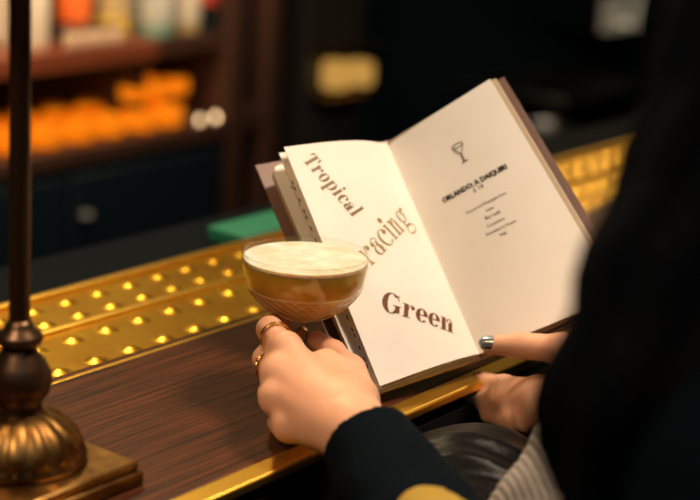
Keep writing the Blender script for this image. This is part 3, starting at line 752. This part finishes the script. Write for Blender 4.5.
for x in (-1.19, .385): MB().box(x, x+.03, -.18, .17, .0008, .1515).build('bracket', M['pillar'], shelf)
MB().box(-1.15, .38, .150, .170, .136, .150).build('light_strip', emis('amber shelf strip light', (1, .45, .08), 1.2), shelf)

def bottle(px, b, r, h, glass_m, label_m, label, lo=.3, hi=.75, cap=None, shape=0):
    t = thing('bottle', label, 'bottle', BW(dx(px)*b/2.3, b, 1.0478), BROT, 'bottles on the back bar shelf')
    sh_ = h*.66
    pr = [(.001,0),(r*.95,0),(r,.006),(r,sh_-.02),(r*.93,sh_),(r*.5,sh_+.03),(r*.36,sh_+.045),(r*.33,h-.012),(r*.40,h-.010),(r*.40,h),(.001,h)]
    MB().lathe(pr, 0, 0, 28).build('bottle_glass', glass_m, t)
    MB().lathe([(r+.0006, h*.66*lo), (r+.0009, h*.66*lo+.001), (r+.0009, h*.66*hi), (r+.0006, h*.66*hi+.001)], 0, 0, 28, close=False).build('label', label_m, t)
    MB().lathe([(r*.44, h-.03), (r*.45, h+.004), (.001, h+.006)], 0, 0, 20).build('bottle_cap', cap or M['lamp_dark'], t)
    return t
bottle(4, 2.45, .036, .31, M['pale_bottle'], M['cream_label'], 'pale bottle at the far left, behind the lamp pole', .05, .98)
bottle(29, 2.37, .036, .30, M['pale_bottle'], M['cream_label'], 'slim cream bottle just right of the lamp pole', .05, .98)
bottle(50, 2.45, .034, .30, M['dark_glass'], M['dark_glass'], 'near-black bottle between cream bottle and orange label')
bottle(70, 2.37, .033, .29, M['dark_glass'], M['orange_label'], 'dark bottle with a small bright orange label', .22, .55)
bottle(91, 2.45, .038, .32, M['pale_bottle'], M['white_label'], 'wide bottle with a large white label, left one', .32, .99)
bottle(109, 2.37, .033, .30, M['amber_bottle'], M['yellow_label'], 'yellow bottle beside the large white labels', .04, .22)
bottle(130, 2.45, .036, .30, M['pale_bottle'], M['white_label'], 'tall bottle with pinkish white label reaching the shelf', .08, .99)
bottle(155, 2.355, .038, .31, M['green_glass'], M['grey_label'], 'green bottle with pale grey label', .12, .90)
bottle(184, 2.36, .031, .30, M['amber_bottle'], M['cream_label'], 'amber bottle with cream label near the shelf end', .10, .80)
bottle(205, 2.345, .024, .28, M['dark_glass'], M['red_label'], 'dark bottle with a red label at shelf end', .3, .98)
# little jars in front of the bottles
j0 = thing('jar', 'one of the three left tan jars at the shelf front', 'jar', BW(dx(66)*1.011, 2.316, 1.0478), BROT, 'little jars at the shelf front')
MB().lathe([(.001,0),(.016,0),(.0175,.003),(.0175,.026),(.014,.031),(.001,.031)], 0, 0, 24).build('jar_body', mat('tan ceramic', (.55, .38, .24), .35), j0)
MB().lathe([(.015,.0312),(.0155,.040),(.001,.041)], 0, 0, 24).build('lid', M['silver'], j0)
for px, lb in ((80, None), (93, None)): dup(j0, BW(dx(px)*1.011, 2.316, 1.0478))
jl = dup(j0, BW(dx(108)*1.011, 2.316, 1.0478), 'rightmost small jar, under the yellow bottle')
# amber tumblers along the counter
tum = thing('tumbler', 'amber tumbler in the glowing row on the back counter', 'glass', BW(1.97, 2.33, .8557), BROT, 'amber tumblers on the back counter')
tp = [(.001,.0),(.030,.0),(.034,.004),(.037,.058),(.0355,.058),(.033,.008),(.001,.006)]
MB().lathe(tp, 0, 0, 24).build('tumbler_glass', M['amber_glass'], tum)
glow_m = M['amber_glow'] = mat('amber added glow', (.60, .26, .03), .4, emit=((1, .42, .035), .72))  # stand-in filling, emission added to give the tumblers their amber glow
MB().lathe([(.001,.0065),(.032,.0085),(.034,.044),(.001,.044)], 0, 0, 24).build('added_glow_core', glow_m, tum)
spots = []
for row, bb in enumerate((2.33, 2.415)):
    for k in range(8):
        spots.append((1.97+.085*k+.03*row, bb))
for i, (a, b) in enumerate(spots[1:]):
    if a > 2.53: continue
    dup(tum, BW(a, b, .8557))
stack = thing('tumbler', 'amber tumbler stacked on top of the glowing row', 'glass', BW(2.40, 2.35, .9145), BROT, 'stacked amber tumblers')
MB().lathe([(r*.85, z*.75) for r, z in tp], 0, 0, 24).build('tumbler_glass', M['amber_glass'], stack)
MB().lathe([(.001,.006),(.027,.0075),(.029,.033),(.001,.033)], 0, 0, 24).build('added_glow_core', glow_m, stack)
for a, b in ((2.465, 2.352), (2.53, 2.354), (2.43, 2.42), (2.50, 2.42)): dup(stack, BW(a, b, .9145))
# small chrome jiggers at the end of the counter
for i, (px, z) in enumerate(((200, 0), (217, 0))):
    t = thing('candle_holder', ['silver tealight holder nearest the amber tumblers', 'silver tealight holder at the counter end'][i], 'candle holder', BW(dx(px)+.010, 2.305, .8557), BROT, 'silver tealight holders')
    MB().lathe([(.001,0),(.013,0),(.015,.006),(.0145,.006),(.012,.002),(.001,.002)], 0, 0, 24).build('holder', M['silver'], t)
    MB().lathe([(.001,.0022),(.0115,.0022),(.0115,.005),(.001,.005)], 0, 0, 20).build('candle', M['cream_label'], t)
    MB().lathe([(.001,.0052),(.0045,.009),(.004,.014),(.0005,.020)], 0, 0, 12).build('flame', emis('tealight flame', (1, .66, .34), 6.5 if i else 5), t)

# wooden pillar and panelled recess beyond the shelf
pil = thing('wooden_pillar', 'brown wooden pillar with a dark recessed panel beside the shelf', 'pillar', BW(2.725, 2.50, 0), BROT)
MB().box(-.085, -.035, -.20, .21, 0, 2.85).build('post', M['pillar'], pil, bevel=.004)
MB().box(.045, .085, -.20, .21, 0, 2.85).build('post', M['pillar'], pil, bevel=.004)
MB().box(-.0348, .0448, -.14, .21, 0, 2.85).build('recessed_panel', M['cabinet'], pil)
MB().box(-.0346, .0446, -.19, -.141, .82, .87).build('cross_rail', M['pillar'], pil, bevel=.004)

# wall lantern
lan = thing('wall_lantern', 'amber glowing wall lantern in the dark beyond the pillar', 'lantern', BW(3.165, 2.40, .675), BROT)
MB().box(-.11, .11, .02, .30, -.02, .60).build('back_panel', mat('grey brown panel', (.035, .030, .026), .6), lan, bevel=.004)
MB().box(-.10, .10, -.05, .018, .165, .175).build('lantern_tray', M['lamp_brass'], lan)
gl = emis('lantern candle glow', (1, .52, .11), .55)
for x, z1 in ((-.046, .268), (.048, .260)):
    MB().lathe([(.001,.192),(.030,.192),(.034,.20),(.034,z1-.02),(.028,z1-.012),(.001,z1-.012)], x, -.02 if x < 0 else -.022, 24).build('lamp_globe', gl, lan)
MB().box(-.10, .10, -.05, .018, .275, .285).build('lantern_roof', M['lamp_brass'], lan)

# pale sign board / hatch at the far right, with a steel bowl and rail below
hat = thing('menu_board', 'pale framed board on dark wall at the upper right', 'sign', BW(4.63, 2.40, .895), BROT)
MB().box(-.12, .12, .0, .03, .0, .105).build('board_panel', mat('faintly emissive cream board', (.40, .37, .31), .6, emit=((1, .84, .58), .10)), hat)  # panel has a faint emission of its own
MB().box(-.13, .13, .031, .05, -.01, .115).build('frame', M['lamp_dark'], hat)
MB().box(-.12, .12, .051, .318, .0, .10).build('bracket', M['cabinet'], hat)
MB().lathe([(.001,0),(.022,.004),(.024,.014),(.001,.022)], 0, 0, 20).build('board_lamp', emis('board lamp glow', (1, .80, .50), .45), hat, (-.075, -.03, .02))
ct = thing('side_counter', 'dark side counter at the far right behind the bar', 'counter', BW(4.25, 2.45, 0), BROT)
MB().box(-1.3, 1.2, -.22, .26, 0, .55).build('counter_body', M['cabinet'], ct)
MB().box(-1.3, 1.2, -.23, .26, .5505, .575).build('counter_top', M['cabinet'], ct, bevel=.003)
bw = tag(MB().lathe([(.001,0),(.05,0),(.10,.045),(.112,.085),(.108,.085),(.096,.048),(.046,.006),(.001,.006)], 0, 0, 40).build('mixing_bowl', M['steel'], None, BW(4.08, 2.36, .5755), BROT), 'dull steel bowl on the side counter right of the menu', 'bowl')
sr = thing('wall_rail', 'dull steel rail shelf under the pale board', 'shelf', BW(4.42, 2.45, .72), BROT)
MB().box(-.30, .28, -.14, .268, .0, .022).build('rail_board', M['steel'], sr, bevel=.004)

# green mat on the bartender's ledge
ld = thing('speed_ledge', 'dark ledge on the bartender side behind the brass drip rail', 'ledge', BW(1.7, 1.12, 0), BROT)
MB().box(-1.4, 1.6, -.058, .07, 1.055, 1.075).build('ledge_board', mat('matt black ledge', (.004, .006, .008), .9, spec=.1), ld, bevel=.003)
MB().box(-1.4, 1.6, .03, .05, 0, 1.0545).build('ledge_support', M['cabinet'], ld)
gm = bbox('bar_mat', 1.255, 1.62, 1.064, 1.118, 1.0752, 1.094, M['green'], bevel=.004)
tag(gm, 'green rubber bar mat behind the brass drip rail', 'bar mat')

# ------------------------------------------------------------------ lights
def area(name, loc, target, size, power, col, sy=None):
    l = bpy.data.lights.new(name, 'AREA'); l.shape = 'RECTANGLE' if sy else 'DISK'; l.size = size
    if sy: l.size_y = sy
    l.energy = power; l.color = col; o = bpy.data.objects.new(name, l); COL.objects.link(o); o.location = loc
    o.rotation_euler = (Vector(target)-Vector(loc)).to_track_quat('-Z', 'Y').to_euler(); return o
area('unseen_overhead_light', (.40, 1.12, 2.35), (.05, 1.15, 1.1), .28, 20, (1, .79, .58))
area('unseen_overhead_light', (-.55, .45, 2.1), (-.02, 1.10, 1.15), .22, 7.5, (1, .74, .50))  # unseen front-left fill added to brighten the cocktail and hand
area('bottle_fill', tuple(BW(2.0, 2.14, 1.50)), tuple(BW(2.0, 2.36, 1.12)), 1.3, 10, (1, .74, .48), .05)  # unseen light added to brighten the bottles and their labels
area('rail_sheen_fill', tuple(BW(3.2, 2.20, 1.62)), tuple(BW(2.6, 1.0, 1.0)), 2.8, 1.3, (1, .66, .25), .30)  # unseen strip added to be reflected as sheen in the brass rail
area('stud_highlight_light', tuple(BW(1.35, 1.58, 2.35)), tuple(BW(1.0, .95, 1.1)), .12, 11, (1, .76, .42))  # unseen light added to put highlights on the brass studs
sl = bpy.data.lights.new('stud_highlight_light', 'SPOT'); sl.energy = 24; sl.color = (1, .76, .40); sl.spot_size = math.radians(24); sl.spot_blend = .4; sl.shadow_soft_size = .06  # second unseen light, added to brighten the rail's far right end
so = bpy.data.objects.new('stud_highlight_light', sl); COL.objects.link(so); so.location = BW(3.10, 1.62, 2.35)
so.rotation_euler = (BW(2.0, .95, 1.1)-so.location).to_track_quat('-Z', 'Y').to_euler()
area('ambient_fill', (.3, -.2, 2.8), (.3, 1.2, .8), 1.6, 3.5, (.62, .82, 1.0))  # unseen bluish fill standing in for ambient light
w = bpy.data.worlds.new('room'); scene.world = w; w.use_nodes = True
w.node_tree.nodes['Background'].inputs[0].default_value = (.02, .035, .05, 1); w.node_tree.nodes['Background'].inputs[1].default_value = .5

# ------------------------------------------------------------------ camera
cam = bpy.data.cameras.new('camera'); co = bpy.data.objects.new('camera', cam); COL.objects.link(co); scene.camera = co
p, r = math.radians(15.18), math.radians(3.23)
fw = Vector((0, math.cos(p), -math.sin(p))); up0 = Vector((0, math.sin(p), math.cos(p))); rt0 = Vector((1, 0, 0))
rt = rt0*math.cos(r)+up0*math.sin(r); up = up0*math.cos(r)-rt0*math.sin(r)
co.matrix_world = Matrix(((rt.x, up.x, -fw.x, 0), (rt.y, up.y, -fw.y, 0), (rt.z, up.z, -fw.z, 1.53), (0, 0, 0, 1)))
cam.sensor_width = 36; cam.lens = 1645/700*36; cam.clip_start = .02
cam.dof.use_dof = True; cam.dof.focus_distance = 1.19; cam.dof.aperture_fstop = 4.1
scene.view_settings.view_transform = 'Standard'; scene.view_settings.look = 'None'
scene.view_settings.exposure = 0; scene.view_settings.gamma = 1
